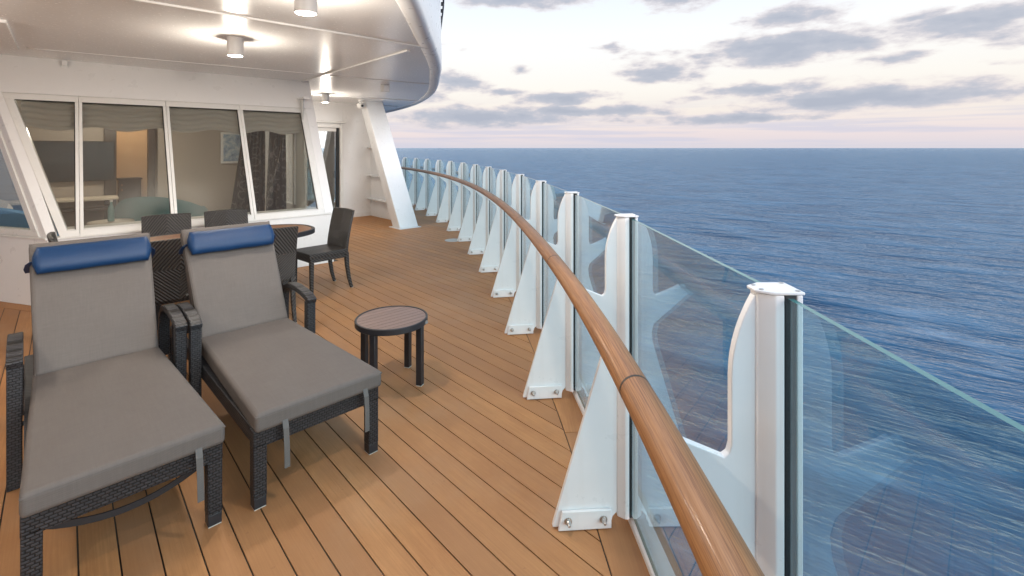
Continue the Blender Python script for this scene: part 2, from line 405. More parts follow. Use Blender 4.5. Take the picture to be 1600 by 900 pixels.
def roty(a): return Matrix.Rotation(a, 3, 'Y')
def rotzm(a): return Matrix.Rotation(a, 3, 'Z')

# ---------------------------------------------------------------- railing line (inboard toe of the posts)
def toeX(Y):
    c = -.0164*(2.2-max(Y, -1.5))**2 if Y < 2.2 else 0.
    if Y < -1.5: return .2868 - .02814*Y - .0112*Y*Y*.6 + c - .12*(-1.5-Y)
    return -.0003067*Y**3 - .01124*Y*Y - .02814*Y + .28684 + c
def rail_frame(Y):
    e = .01; t = Vector((toeX(Y+e)-toeX(Y-e), 2*e, 0)).normalized()
    u = Vector((t.y, -t.x, 0))                  # outboard
    return Vector((toeX(Y), Y, 0)), u, t
def rail_pts(off, z, y0, y1, step=.12):
    n = max(2, int((y1-y0)/step)); r = []
    for i in range(n+1):
        p, u, t = rail_frame(y0+(y1-y0)*i/n); r.append(p + u*off + Vector((0, 0, z)))
    return r

# ================================================================ STRUCTURE
# ---- sea
sea = MB(); RS = 90000.; seg = 96
sea.v = [(math.cos(2*math.pi*i/seg)*RS, math.sin(2*math.pi*i/seg)*RS, -21.) for i in range(seg)]; sea.f = [tuple(range(seg))]; sea.mi = [0]
struct(sea.build('sea', 'sea'))
# ---- ship's side below the deck
hp = rail_pts(.50, -.12, -9, 17, .5)
hull = MB(); n = len(hp)
hull.v = [tuple(q) for q in hp] + [(q.x, q.y, -23) for q in hp] + [(q.x-30, q.y+10, -23) for q in hp]
hull.f = [(i, i+n, i+n+1, i+1) for i in range(n-1)]; hull.mi = [0]*(n-1)
struct(hull.build('ship_side', 'white', smooth=40))
# ---- deck: black caulk sheet with planks, margin boards and edge
C_ = (-.13, 6.90)                               # (b, a) of the corner between the two cabin faces
dl = (-.51, .86)                                # direction of the left face
def to_ship(p): return (CT*p.x + ST*p.y, -ST*p.x + CT*p.y)
seamY0, seamY1 = -6., 15.6
seam = [to_ship(p) for p in rail_pts(.19, 0, seamY0, seamY1, .3)]
m_ = .115                                       # margin board against the cabin
L4 = (C_[0]+dl[0]*5.5 - .86*m_, C_[1]+dl[1]*5.5 - .51*m_)
L0 = (C_[0] - m_*.55, C_[1] - m_)
poly = seam + [(7.2, 15.2), (2.95, 15.2), (2.95, C_[1]-m_), L0, L4, (-9, 9.0), (-9, -6)]
def clip(poly, k, keep_less):                   # keep x<k or x>k
    out = []
    for i in range(len(poly)):
        p, q = poly[i], poly[(i+1) % len(poly)]
        ip = p[0] <= k if keep_less else p[0] >= k; iq = q[0] <= k if keep_less else q[0] >= k
        if ip: out.append(p)
        if ip != iq:
            t = (k-p[0])/(q[0]-p[0]); out.append((k, p[1]+t*(q[1]-p[1])))
    return out
deck = MB()
dp = [p for p in rail_pts(.47, -.006, seamY0, seamY1+1, .3)] + [W(7.2, 17, -.006), W(-9, 17, -.006), W(-9, -6, -.006)]
deck.prism(dp, (0, 0, -.11))
deck_o = struct(deck.build('deck', 'joint'))
PITCH, CAULK = .124, .0062
k0 = -48
for k in range(k0, 70):
    b0 = .784 + PITCH*k + CAULK/2; b1 = .784 + PITCH*(k+1) - CAULK/2
    pg = clip(clip(poly, b0, False), b1, True)
    if len(pg) < 3 or b1 < -6: continue
    MB().prism([(x, y, -.02) for x, y in pg], (0, 0, .02)).build('plank', 'deck', deck_o, rotz=TH)
# margin boards: along the cabin faces and along the railing, in lengths
def board(pts): return MB().prism([(x, y, -.02) for x, y in pts], (0, 0, .0195)).build('margin_board', 'deck', deck_o, rotz=TH)
g = .006
board([(L0[0]+.01, C_[1]-m_+g), (2.95, C_[1]-m_+g), (2.95, C_[1]+.05), (C_[0]+.02, C_[1]+.05)])
board([(L0[0]+.003, L0[1]+g), (C_[0]+.012, C_[1]+.05), (C_[0]+dl[0]*5.5+.05, C_[1]+dl[1]*5.5+.05), (L4[0]+g, L4[1]+g)])
yb = -6.
while yb < 15.5:
    y2 = min(yb+2.2, 15.6)
    ring = rail_pts(.19+.0062, -.02, yb+.003, y2-.003, .2) + rail_pts(.40, -.02, yb+.003, y2-.003, .2)[::-1]
    MB().prism(ring, (0, 0, .0195)).build('margin_board', 'deck', deck_o)
    yb = y2
# low white coaming under the glass
cm = MB().sweep(rail_pts(.372, .012, -6, 15.6, .15), [(-.03, -.03), (-.03, .012), (-.02, .026), (.05, .026), (.06, -.03)])
cm.build('coaming', 'white', deck_o, smooth=30)

# ---- ceiling (underside of the deck above)
CZ = 2.70
EDGE = [(-.55, -7), (-.60, -3), (-.64, 0), (-.68, 2.2), (-.72, 3.45), (-.80, 4.5), (-.93, 6.0), (-1.09, 7.1), (-1.50, 9.2), (-2.14, 11.24), (-2.88, 12.9), (-3.78, 14.5), (-5.0, 16.2)]
def catmull(P, n=16):
    r = []
    for i in range(len(P)-1):
        p0, p1, p2, p3 = [Vector((*P[max(0, min(len(P)-1, j))], 0)) for j in (i-1, i, i+1, i+2)]
        for k in range(n):
            t = k/n
            r.append(.5*((2*p1) + (p2-p0)*t + (2*p0-5*p1+4*p2-p3)*t*t + (3*p1-p0-3*p2+p3)*t**3))
    r.append(Vector((*P[-1], 0))); return r
edge = catmull(EDGE)
ce = MB()
inner = [Vector((q.x-.10, q.y, CZ)) for q in edge]
ring = inner + [W(-6, 19, CZ), W(-11, 9, CZ), W(-9, -6, CZ)]
ce.prism(ring, (0, 0, .25))
ceil_o = struct(ce.build('ceiling', 'ceiling'))
# rounded rim along its edge
rim = [(-.11, .0), (-.10, -.012), (-.0, -.018), (.035, -.005), (.05, .03), (.05, .30), (-.11, .30)]
MB().sweep([Vector((q.x, q.y, CZ)) for q in edge], [(-a_, b_) for a_, b_ in rim][::-1] if False else rim).build('ceiling_rim', 'white', ceil_o, smooth=50)
# fascia of the deck above, with a cable and its hooks
fz = [Vector((q.x+.03, q.y, 2.95)) for q in edge]
fa = MB()
n = len(fz)
for i, q in enumerate(fz):
    fa.v += [(q.x+.0, q.y, 2.90), (q.x+.015, q.y, 3.25), (q.x+.0, q.y, 3.62), (q.x-.25, q.y, 3.66), (q.x-.25, q.y, 2.98)]
for i in range(n-1):
    for j in range(5): fa.f.append((i*5+j, (i+1)*5+j, (i+1)*5+(j+1) % 5, i*5+(j+1) % 5)); fa.mi.append(0)
fa.build('fascia', 'white', ceil_o, smooth=40)
MB().tube([Vector((q.x+.045, q.y, 3.60)) for q in fz], .012, 6).build('fascia_cable', 'darkmetal', ceil_o, smooth=60)
acc = 0.
for i in range(1, n):
    acc += (fz[i]-fz[i-1]).length
    if acc > .32 and 1 < fz[i].y < 13:
        acc = 0; q = fz[i]
        MB().box((q.x+.03, q.y, 3.575), (.035, .02, .05)).build('cable_hook', 'darkmetal', ceil_o)
# raised weld seams / trims on the ceiling
def ctrim(p, q, wd=.03, dp_=.018, name='ceiling_trim'):
    d = Vector((*q, 0)) - Vector((*p, 0)); L = d.length; c = (Vector((*p, 0))+Vector((*q, 0)))/2
    MB().box((c.x, c.y, CZ-dp_/2+.001), (wd, L, dp_), rotzm(math.atan2(-d.x, d.y))).build(name, 'ceiling', ceil_o, bevel=.006, rotz=TH)
ctrim((-4, 4.30), (2.80, 4.33), .04)
ctrim((2.75, 7.85), (2.72, 4.60), .05)
ctrim((-.3, 7.20), (4.45, 6.82), .015, .008)
ctrim((2.9, 9.75), (5.75, 9.36), .025, .014)
ctrim((4.6, 11.1), (6.2, 11.0), .02, .012)
# access panel at the left
MB().box((-1.15, 6.5, CZ-.012), (1.6, 1.5, .03)).build('ceiling_panel', 'ceiling', ceil_o, bevel=.008, rotz=TH)

# ================================================================ CABIN
def rake(z): return 6.93 + .487*(z-.71)         # a of the raked window face at height z
ship = lambda name: empty(name, (0, 0, 0), TH)
cw = tag(ship('cabin_front_wall'), 'white cabin wall with four raked windows above a vertical base', 'wall')
def hipb(z): return C_[0] - .29*(z-.71)         # b of the slanted corner
CB = 2.87
# lower vertical base
MB().prism([(C_[0], 6.93, 0), (CB, 6.93, 0), (CB, 6.93, .695), (C_[0], 6.93, .695)], (0, .12, 0)).build('base_panel', 'wall', cw, bevel=.004)
MB().prism([(C_[0]-.02, 6.915, .695), (CB+.008, 6.915, .695), (CB+.008, 7.06, .695), (C_[0]-.02, 7.06, .695)], (0, 0, .022)).build('sill', 'frame', cw, bevel=.004)
def rp(b, z, off=0.): return Vector((b, rake(z) - off*.899, z - off*.438))   # point on the raked face, off = proud outward
def rquad(pts, th=.06, off=0.): return [rp(b, z, off) for b, z in pts]
nin = Vector((0, .899, .438))                   # inward normal of the raked face
ZB, ZT = .775, 2.19
def rpanel(name, pts, m, off=0., th=.08, par=cw, bev=.003):
    return MB().prism(rquad(pts, th, off), nin*(th)).build(name, m, par, bevel=bev)
rpanel('upper_panel', [(hipb(2.262), 2.262), (CB, 2.262), (CB, 2.71), (hipb(2.71), 2.71)], 'wall')
rpanel('corner_panel', [(2.742, .717), (CB, .717), (CB, 2.26), (2.742, 2.26)], 'wall')
rpanel('hip_panel', [(hipb(.717), .717), (hipb(.717)+.075, .717), (hipb(2.26)+.115, 2.26), (hipb(2.26), 2.26)], 'wall')
# window: head, foot, jambs; each window is a part with frame pieces and pane as sub-parts
edges_b = [None, (.088, .152), (.930, .996), (1.788, 1.856), (2.652, 2.74)]
def gl(z): return .02 - (.43/1.41)*(z-.78)      # left glass edge of the first window
for i in range(4):
    wroot = bpy.data.objects.new('window', None); COL.objects.link(wroot); wroot.parent = cw
    if i == 0:
        lb = lambda z: gl(z); lo = lambda z: gl(z) - .075
    else:
        lb = lambda z, i=i: edges_b[i][1]; lo = lambda z, i=i: (edges_b[i][0]+edges_b[i][1])/2
    rb = lambda z, i=i: edges_b[i+1][0]
    ro = (lambda z, i=i: (edges_b[i+1][0]+edges_b[i+1][1])/2) if i < 3 else (lambda z: edges_b[4][1])
    e = .0015
    rpanel('window_frame', [(lo(.72)+e, .72), (ro(.72)-e, .72), (ro(ZB)-e, ZB), (lo(ZB)+e, ZB)], 'frame', .012, .09, wroot)
    rpanel('window_frame', [(lo(ZT)+e, ZT), (ro(ZT)-e, ZT), (ro(2.258)-e, 2.258), (lo(2.258)+e, 2.258)], 'frame', .012, .09, wroot)
    rpanel('window_frame', [(lo(ZB)+e, ZB+e), (lb(ZB), ZB+e), (lb(ZT), ZT-e), (lo(ZT)+e, ZT-e)], 'frame', .014, .09, wroot)
    rpanel('window_frame', [(rb(ZB), ZB+e), (ro(ZB)-e, ZB+e), (ro(ZT)-e, ZT-e), (rb(ZT), ZT-e)], 'frame', .014, .09, wroot)
    gk = .008
    rpanel('gasket', [(lb(ZT)-.002, ZT-.016), (rb(ZT)+.002, ZT-.016), (rb(ZT)+.002, ZT+.002), (lb(ZT)-.002, ZT+.002)], 'black', -.012, .02, wroot, 0)
    rpanel('gasket', [(rb(ZB)-gk, ZB), (rb(ZB)+.002, ZB), (rb(ZT)+.002, ZT), (rb(ZT)-gk, ZT)], 'black', -.012, .02, wroot, 0)
    rpanel('pane', [(lb(ZB)-.003, ZB-.003), (rb(ZB)+.003, ZB-.003), (rb(ZT)+.003, ZT+.003), (lb(ZT)-.003, ZT+.003)], 'winglass', -.02, .008, wroot, 0)
# side wall of the cabin (runs away from the corner), with a window in it
MB().prism([(CB-.1, 7.05, 0), (CB-.1, 11.05, 0), (CB-.1, 11.05, .72), (CB-.1, 7.05, .72)], (.1, 0, 0)).build('side_wall_panel', 'wall', cw)
MB().prism([(CB-.1, rake(2.2)+.03, 2.2), (CB-.1, 11.05, 2.2), (CB-.1, 11.05, CZ), (CB-.1, rake(CZ)+.03, CZ)], (.1, 0, 0)).build('side_wall_panel', 'wall', cw)
MB().prism([(CB-.1, 9.3, .722), (CB-.1, 11.05, .722), (CB-.1, 11.05, 2.198), (CB-.1, 9.3, 2.198)], (.1, 0, 0)).build('side_wall_panel', 'wall', cw)
for a_ in (8.35, 9.26): MB().box((CB-.05, a_, 1.46), (.09, .08, 1.475)).build('side_window_frame', 'frame', cw)
MB().prism([(CB-.05, 7.1, .722), (CB-.05, 9.3, .722), (CB-.05, 9.3, 2.198), (CB-.05, rake(2.198)+.05, 2.198)], (.008, 0, 0)).build('side_pane', 'winglass', cw)

# left cabin face (vertical), with its own window
lw = tag(ship('cabin_side_wall'), 'white cabin wall left of the slanted corner with one window cut by frame edge', 'wall')
def lp(s, z, off=0.): return Vector((C_[0] + dl[0]*s - .86*off, C_[1]+.03 + dl[1]*s - .51*off, z))
def hips(z): return .566*(z-.71)                # distance along the face at which the slanted corner stands
lin = Vector((.86, .51, 0))
def lpanel(name, pts, m, off=0., th=.08, par=lw, bev=.003): return MB().prism([lp(s, z, off) for s, z in pts], lin*th).build(name, m, par, bevel=bev)
lpanel('base_panel', [(.0, 0), (5.5, 0), (5.5, .70), (.0, .70)], 'wall')
lpanel('sill', [(-.01, .702), (5.5, .702), (5.5, .722), (0.01, .722)], 'frame', .018, .1)
lpanel('upper_panel', [(hips(2.26), 2.26), (5.5, 2.26), (5.5, 2.71), (hips(2.71), 2.71)], 'wall')
lpanel('hip_panel', [(hips(.724), .724), (hips(.724)+.10, .724), (hips(2.258)+.10, 2.258), (hips(2.258), 2.258)], 'wall')
lroot = bpy.data.objects.new('window', None); COL.objects.link(lroot); lroot.parent = lw
q1, q2 = .102, .19
lpanel('window_frame', [(hips(.726)+q1, .726), (5.4, .726), (5.4, .79), (hips(.79)+q1, .79)], 'frame', .012, .09, lroot)
lpanel('window_frame', [(hips(2.19)+q1, 2.19), (5.4, 2.19), (5.4, 2.256), (hips(2.256)+q1, 2.256)], 'frame', .012, .09, lroot)
lpanel('window_frame', [(hips(.792)+q1, .792), (hips(.792)+q2, .792), (hips(2.188)+q2, 2.188), (hips(2.188)+q1, 2.188)], 'frame', .014, .09, lroot)
lpanel('window_frame', [(2.6, .792), (2.67, .792), (2.67, 2.188), (2.6, 2.188)], 'frame', .014, .09, lroot)
lpanel('pane', [(hips(.787)+q2-.004, .787), (5.4, .787), (5.4, 2.193), (hips(2.193)+q2-.004, 2.193)], 'winglass', -.03, .008, lroot, 0)

# cabin interior shell
rm = tag(ship('cabin_room'), 'dim tan cabin interior seen through the raked windows', 'room')
BK = 10.7
MB().prism([(-.05, 7.02, .0), (CB-.12, 7.02, .0), (CB-.12, 13.2, .0), (-2.9, 13.2, 0), (-2.9, 11.7, 0)], (0, 0, .05)).build('carpet', 'carpet', rm)
MB().prism([(-.35, 7.93, 2.45), (CB-.12, 7.93, 2.45), (CB-.12, 13.2, 2.45), (-2.9, 13.2, 2.45), (-2.9, 11.9, 2.45)], (0, 0, .05)).build('room_ceiling', 'cabceil', rm)
MB().box((1.97, BK+.05, 1.25), (1.6, .1, 2.4)).build('back_wall', 'tan', rm)
MB().box((-1.13, BK+.05, 1.25), (3.5, .1, 2.4)).build('back_wall', 'tan', rm)
MB().box((.9, 13.1, 1.25), (2.2, .1, 2.4)).build('hallway_wall', 'cream', rm)
MB().box((1.6, 11.95, 1.25), (.1, 2.2, 2.4)).build('hallway_wall', 'cream', rm)
MB().box((.3, 11.95, 1.25), (.1, 2.2, 2.4)).build('hallway_wall', 'cream', rm)
MB().box((1.13, BK-.02, 1.25), (.10, .16, 2.4)).build('door_post', 'darkwood', rm)
MB().box((.57, BK-.02, 1.25), (.16, .12, 2.4)).build('door_post', 'darkwood', rm)
# lights in the cabin: a hall downlight and an added lamp to brighten the room
def lamp_pt(name, loc, e, col, r=.05, spot=None, par=None, target_down=True):
    ld = bpy.data.lights.new(name, 'SPOT' if spot else 'POINT'); ld.energy = e; ld.color = col; ld.shadow_soft_size = r
    if spot: ld.spot_size = R(spot); ld.spot_blend = 1.
    o = bpy.data.objects.new(name, ld); COL.objects.link(o); o.location = loc; o.parent = par; return o
hl = tag(empty('hall_lamp', W(.95, 12.3, 2.44), TH), 'warm lamp lighting the hallway inside the cabin', 'lamp')
MB().lathe([(.08, -.03), (.08, .0)], (0, 0, 0), 16).build('diffuser', 'bulb', hl)
lamp_pt('hall_lamp_light', (0, 0, -.1), 16, (1, .74, .48), .08, par=hl)
rl = tag(empty('cabin_fill_lamp', W(.6, 9.4, 2.44), TH), 'added ceiling lamp that brightens the cabin interior', 'lamp')
MB().lathe([(.10, -.03), (.10, .0)], (0, 0, 0), 16).build('diffuser', 'bulb', rl)
lamp_pt('cabin_fill_light', (0, 0, -.1), 70, (1, .92, .80), .1, par=rl)
# furniture behind the glass
tv = tag(empty('television', W(.05, BK-.06, 1.1), TH), 'dark flat television on the cabin back wall', 'television')
MB().box((0, 0, .33), (1.15, .05, .66)).build('casing', 'black', tv, bevel=.008)
MB().box((0, -.027, .33), (1.11, .004, .62)).build('screen', 'screen', tv)
cs = tag(empty('console_table', W(-.15, BK-.3, .05), TH), 'low dark console with shelf below the television', 'table')
for z in (.28, .62): MB().box((0, 0, z), (1.5, .4, .035)).build('shelf', 'darkwood', cs)
MB().box((0, 0, .78), (1.6, .46, .04)).build('top', 'seatcream', cs, bevel=.005)
for x in (-.72, .0, .72): MB().box((x, 0, .38), (.05, .38, .76)).build('upright', 'darkwood', cs)
cb = tag(empty('hall_cabinet', W(.98, 12.7, .05), TH), 'small dark cabinet standing in the lit hallway', 'cabinet')
MB().box((0, 0, .5), (.36, .36, .9)).build('carcass', 'darkwood', cb, bevel=.008)
for z in (.28, .68): MB().box((0, -.185, z), (.30, .012, .32)).build('door', 'darkwood', cb, bevel=.004)
MB().box((0, 0, .965), (.40, .40, .03)).build('top', 'black', cb, bevel=.004)
for z in (.3, .42, .75, .85): MB().lathe([(.006, -.012), (.012, 0), (.006, .012)], (-.13, -.2, z), 8).build('knob', 'brass', cb)
pc = tag(empty('framed_picture', W(2.42, BK-.03, 1.35), TH), 'framed blue and white print on the tan cabin wall', 'picture')
MB().box((0, 0, .3), (.42, .03, .6)).build('frame', 'plastic', pc, bevel=.004)
MB().box((0, -.018, .3), (.34, .004, .52)).build('print', 'art', pc)
def tub_chair(name, b, a, rz, m, label, sc=1.):
    r = tag(empty(name, W(b, a, .05), TH+rz), label, 'armchair')
    sh = MB(); N = 15
    for i in range(N):
        an = math.pi*(-.12 + 1.24*i/(N-1)); hgt = .62 + .16*math.sin(max(0, min(math.pi, an)))
        for rr, z in ((.40, .16), (.42, hgt-.05), (.38, hgt), (.31, hgt-.03), (.29, .38)):
            sh.v.append((math.cos(an)*rr*sc, math.sin(an)*rr*sc, z*sc))
    for i in range(N-1):
        for j in range(4): sh.f.append((i*5+j, (i+1)*5+j, (i+1)*5+j+1, i*5+j+1)); sh.mi.append(0)
    sh.build('shell', m, r, smooth=60)
    MB().lathe([(.30*sc, .14*sc), (.33*sc, .2*sc), (.33*sc, .38*sc), (.29*sc, .43*sc)], (0, -.03, 0), 20).build('seat', m, r, smooth=50)
    for x, y in ((.22, .2), (-.22, .2), (.22, -.2), (-.22, -.2)): MB().box((x*sc, y*sc, .075*sc), (.04, .04, .15*sc)).build('leg', 'darkwood', r)
    return r
tub_chair('tub_armchair', 1.0, 8.2, 2.6, 'teal', 'teal rounded armchair behind the second raked window', 1.25)
tub_chair('tub_armchair', -.35, 8.35, 1.2, 'seatblue', 'blue rounded armchair inside the left window', 1.15)
tub_chair('tub_armchair', -1.0, 9.5, -.6, 'seatcream', 'cream rounded armchair farther inside the left window', 1.15)
ot = tag(empty('ottoman', W(-.52, 8.95, .05), TH), 'low burgundy ottoman inside the left window', 'ottoman')
MB().lathe([(.26, .05), (.30, .1), (.30, .34), (.25, .40)], (0, 0, 0), 20).build('cushion', 'burgundy', ot, smooth=50)
for x, y in ((.15, .15), (-.15, .15), (.15, -.15), (-.15, -.15)): MB().box((x, y, .03), (.03, .03, .06)).build('leg', 'darkwood', ot)
ct = tag(empty('coffee_table', W(.42, 7.75, .05), TH), 'small round table behind the second raked window', 'table')
MB().lathe([(.22, .66), (.23, .67), (.23, .69), (.22, .70)], (0, 0, 0), 24).build('top', 'seatcream', ct, smooth=40)
MB().lathe([(.16, 0), (.16, .02), (.025, .04), (.025, .66)], (0, 0, 0), 16).build('pedestal', 'darkmetal', ct, smooth=40)
bt = tag(empty('water_bottle', W(.42, 7.72, .751), TH), 'clear water bottle on the small table behind the window', 'bottle')
MB().lathe([(.032, 0), (.035, .01), (.035, .14), (.03, .17), (.013, .21), (.013, .235)], (0, 0, 0), 14).build('body', 'glassedge', bt, smooth=40)
MB().lathe([(.016, .236), (.016, .258)], (0, 0, 0), 12).build('cap', 'plastic', bt)
def curtain(name, p, q, ztop, zbot, folds, m, label, gather=.6):
    r = tag(ship(name), label, 'curtain'); N = folds*6; mb = MB()
    P, Q = Vector((*p, 0)), Vector((*q, 0)); d = (Q-P); nn = Vector((-d.y, d.x, 0)).normalized()
    NZ = 8
    for j in range(NZ+1):
        tz = j/NZ; wd = gather + (1-gather)*tz
        for i in range(N+1):
            t = i/N; o = nn*.035*math.sin(t*folds*2*math.pi + tz*.7)*(0.6+.5*tz)
            s_ = P + d*(t*wd) + o; mb.v.append((s_.x, s_.y, ztop + (zbot-ztop)*tz))
    for j in range(NZ):
        for i in range(N): mb.f.append((j*(N+1)+i, j*(N+1)+i+1, (j+1)*(N+1)+i+1, (j+1)*(N+1)+i)); mb.mi.append(0)
    mb.build('cloth', m, r, smooth=80)
    MB().box(((P.x+Q.x)/2, (P.y+Q.y)/2, ztop+.02), (abs(d.x)+.05, abs(d.y)+.05, .03)).build('track', 'plastic', r)
    return r
curtain('curtain', (2.62, 9.3), (2.12, 9.75), 2.38, .1, 7, 'curtain', 'grey ring patterned curtain behind the third raked window', .5)
curtain('curtain', (2.66, 8.4), (2.25, 8.0), 2.38, .1, 7, 'curtain', 'grey ring patterned curtain gathered behind the fourth raked window', .7)
curtain('curtain', (2.70, 7.95), (2.66, 7.5), 2.38, .1, 5, 'sheer', 'pale sheer curtain at the right end of the raked windows', .8)

vl = tag(ship('window_valance'), 'pale grey gathered valance along the top inside the raked windows', 'curtain')
vm = MB(); NB, NZ = 120, 26
for j in range(NZ+1):
    z = 2.235 - .34*j/NZ
    for i in range(NB+1):
        b_ = -.36 + 3.08*i/NB; sag = .5-.5*math.cos(2*math.pi*i/NB*5)
        zz = z - .05*sag*(j/NZ); y_ = rake(zz) + .10 + .014*math.sin((zz*1.0 + .03*sag)*95 + .6*math.sin(b_*7)) + .008*math.sin(b_*23 + zz*9)
        vm.v.append((b_, y_, zz))
for j in range(NZ):
    for i in range(NB): vm.f.append((j*(NB+1)+i, j*(NB+1)+i+1, (j+1)*(NB+1)+i+1, (j+1)*(NB+1)+i)); vm.mi.append(0)
vm.build('cloth', 'valance', vl, smooth=80)
MB().box((1.18, rake(2.25)+.10, 2.25), (3.08, .05, .025)).build('track', 'plastic', vl)

# ================================================================ END WALL, DOOR, SCREEN, PILLAR
ew = tag(ship('end_wall'), 'white end wall with a glazed door behind the slanted pillar', 'wall')
EA = 11.08
MB().prism([(2.6, EA, 0), (3.84, EA, 0), (3.84, EA, CZ), (2.6, EA, CZ)], (0, .1, 0)).build('wall_panel', 'wall', ew)
MB().prism([(4.80, EA, 0), (5.52, EA, 0), (5.52, EA, CZ), (4.80, EA, CZ)], (0, .1, 0)).build('wall_panel', 'wall', ew)
MB().prism([(3.842, EA, 2.20), (4.798, EA, 2.20), (4.798, EA, CZ), (3.842, EA, CZ)], (0, .1, 0)).build('wall_panel', 'wall', ew)
MB().box((5.16, EA-.012, .05), (.7, .02, .1)).build('skirting', 'wall', ew)
dr = bpy.data.objects.new('door', None); COL.objects.link(dr); dr.parent = ew
MB().box((3.88, EA+.02, 1.10), (.075, .13, 2.195)).build('door_frame', 'frame', dr, bevel=.004)
MB().box((4.76, EA+.02, 1.10), (.075, .13, 2.195)).build('door_frame', 'frame', dr, bevel=.004)
MB().box((4.32, EA+.02, 2.155), (.80, .125, .085)).build('door_frame', 'frame', dr, bevel=.004)
MB().box((4.32, EA+.02, 2.245), (1.06, .17, .05)).build('drip_moulding', 'frame', dr, bevel=.008)
MB().box((4.685, EA+.04, 1.08), (.07, .05, 2.06)).build('door_stile', 'black', dr, bevel=.003)
MB().box((3.955, EA+.04, 1.08), (.07, .05, 2.06)).build('door_stile', 'frame', dr, bevel=.003)
MB().box((4.32, EA+.04, 2.07), (.655, .045, .08)).build('door_rail', 'frame', dr)
MB().box((4.32, EA+.04, .09), (.655, .045, .14)).build('door_rail', 'frame', dr)
MB().box((4.32, EA+.045, 1.095), (.66, .008, 1.865)).build('pane', 'winglass', dr)
MB().box((4.64, EA-.01, 1.03), (.03, .05, .16)).build('handle', 'darkmetal', dr, bevel=.006)
MB().box((4.3, EA+1.2, 1.25), (1.6, .05, 2.4)).build('lobby_wall', 'tan', ew)

sc = tag(ship('side_screen'), 'white steel side screen with three stiffener shelves behind the slanted pillar', 'screen')
def pil(z): return 8.78 + .53*z                 # a of the pillar's face at height z
MB().prism([(5.50, pil(0)+.75, 0), (5.50, EA-.002, 0), (5.50, EA-.002, CZ), (5.50, pil(CZ)+.3, CZ)], (.03, 0, 0)).build('plate', 'white', sc)
for z in (.41, .97, 1.64):
    MB().prism([(5.50, pil(z)+.35, z), (5.50, EA-.004, z), (5.40, EA-.004, z), (5.30, pil(z)+.35, z)], (0, 0, .022)).build('shelf', 'white', sc, bevel=.003)

pl = tag(ship('slanted_pillar'), 'white box pillar leaning back from the deck up to the ceiling', 'pillar')
pp = [(5.0, pil(0), 0), (5.43, pil(0), 0), (5.36, pil(CZ)+.0, CZ+.01), (4.93, pil(CZ), CZ+.01)]
MB().prism([Vector(q) for q in pp], (0, .30, 0)).build('shaft', 'white', pl, bevel=.012)
MB().box((5.215, pil(0)+.18, .006), (.50, .46, .012)).build('foot_weld', 'white', pl, bevel=.004)
MB().prism([(5.02, pil(0)+.012, .0), (5.41, pil(0)+.012, .0), (5.41, pil(.03)-.012, .03), (5.02, pil(.03)-.012, .03)], (0, -.02, 0)).build('toe_plate', 'white', pl)

# ================================================================ RAILING
rail = tag(empty('glass_railing'), 'curved railing of white steel posts, clear glass panels and a teak handrail', 'railing')
HZ, HOFF = 1.06, .08
POSTY = [-1.16, -.07, 1.02, 2.11, 3.20, 4.30, 5.36, 6.43, 7.50, 8.54, 9.60, 10.70, 11.72, 12.8, 13.8, 14.8]
u0 = .285                                       # inner face of the post, outboard of the toe
def fin_profile():
    pts = [(0, .012), (.004, .03), (u0-.051, .80), (u0-.047, .845), (u0-.056, .88), (HOFF-.012, 1.02), (HOFF+.03, 1.055), (HOFF+.055, 1.04),
           (u0-.066, 1.005), (u0-.056, 1.012), (u0-.051, 1.03), (u0-.051, 1.17)]
    for i in range(1, 8):
        t = i/7; pts.append((u0-.051 + .048*t*t, 1.17 + .172*t))
    pts += [(u0+.006, 1.342), (u0+.006, .07), (u0-.02, .045), (u0-.03, .012)]
    return pts
FP = fin_profile()
def local_post():
    pm = {}
    def ring(t): return [(u, t, z) for u, z in FP]
    pm['fin'] = MB().prism(ring(-.01), (0, .02, 0))
    # slots for the glass are cut as recesses on both sides
    prof = [(u0, -.014), (u0+.028, -.036), (u0+.046, -.036), (u0+.046, -.018), (u0+.071, -.018), (u0+.071, -.036), (u0+.084, -.036),
            (u0+.084, .036), (u0+.071, .036), (u0+.071, .018), (u0+.046, .018), (u0+.046, .036), (u0+.028, .036), (u0, .014)]
    pm['post_box'] = MB().prism([(u, t, .045) for u, t in prof], (0, 0, 1.305))
    cap = [(u0-.006, -.017), (u0+.026, -.0385), (u0+.0865, -.0385), (u0+.0865, .0385), (u0+.026, .0385), (u0-.006, .017)]
    pm['cap'] = MB().prism([(u, t, 1.3505) for u, t in cap], (0, 0, .006))
    pm['gasket'] = MB().box((u0+.0585, -.029, .70), (.022, .012, 1.298)).box((u0+.0585, .029, .70), (.022, .012, 1.298))
    pm['foot_plate'] = MB().prism([(.022, -.012, .004), (u0-.03, -.012, .004), (u0-.03, -.012, .085), (.04, -.012, .085)], (0, -.014, 0))
    pm['foot_plate2'] = MB().prism([(.022, .012, .004), (u0-.03, .012, .004), (u0-.03, .012, .085), (.04, .012, .085)], (0, .014, 0))
    return pm
PM = local_post(); proto = None
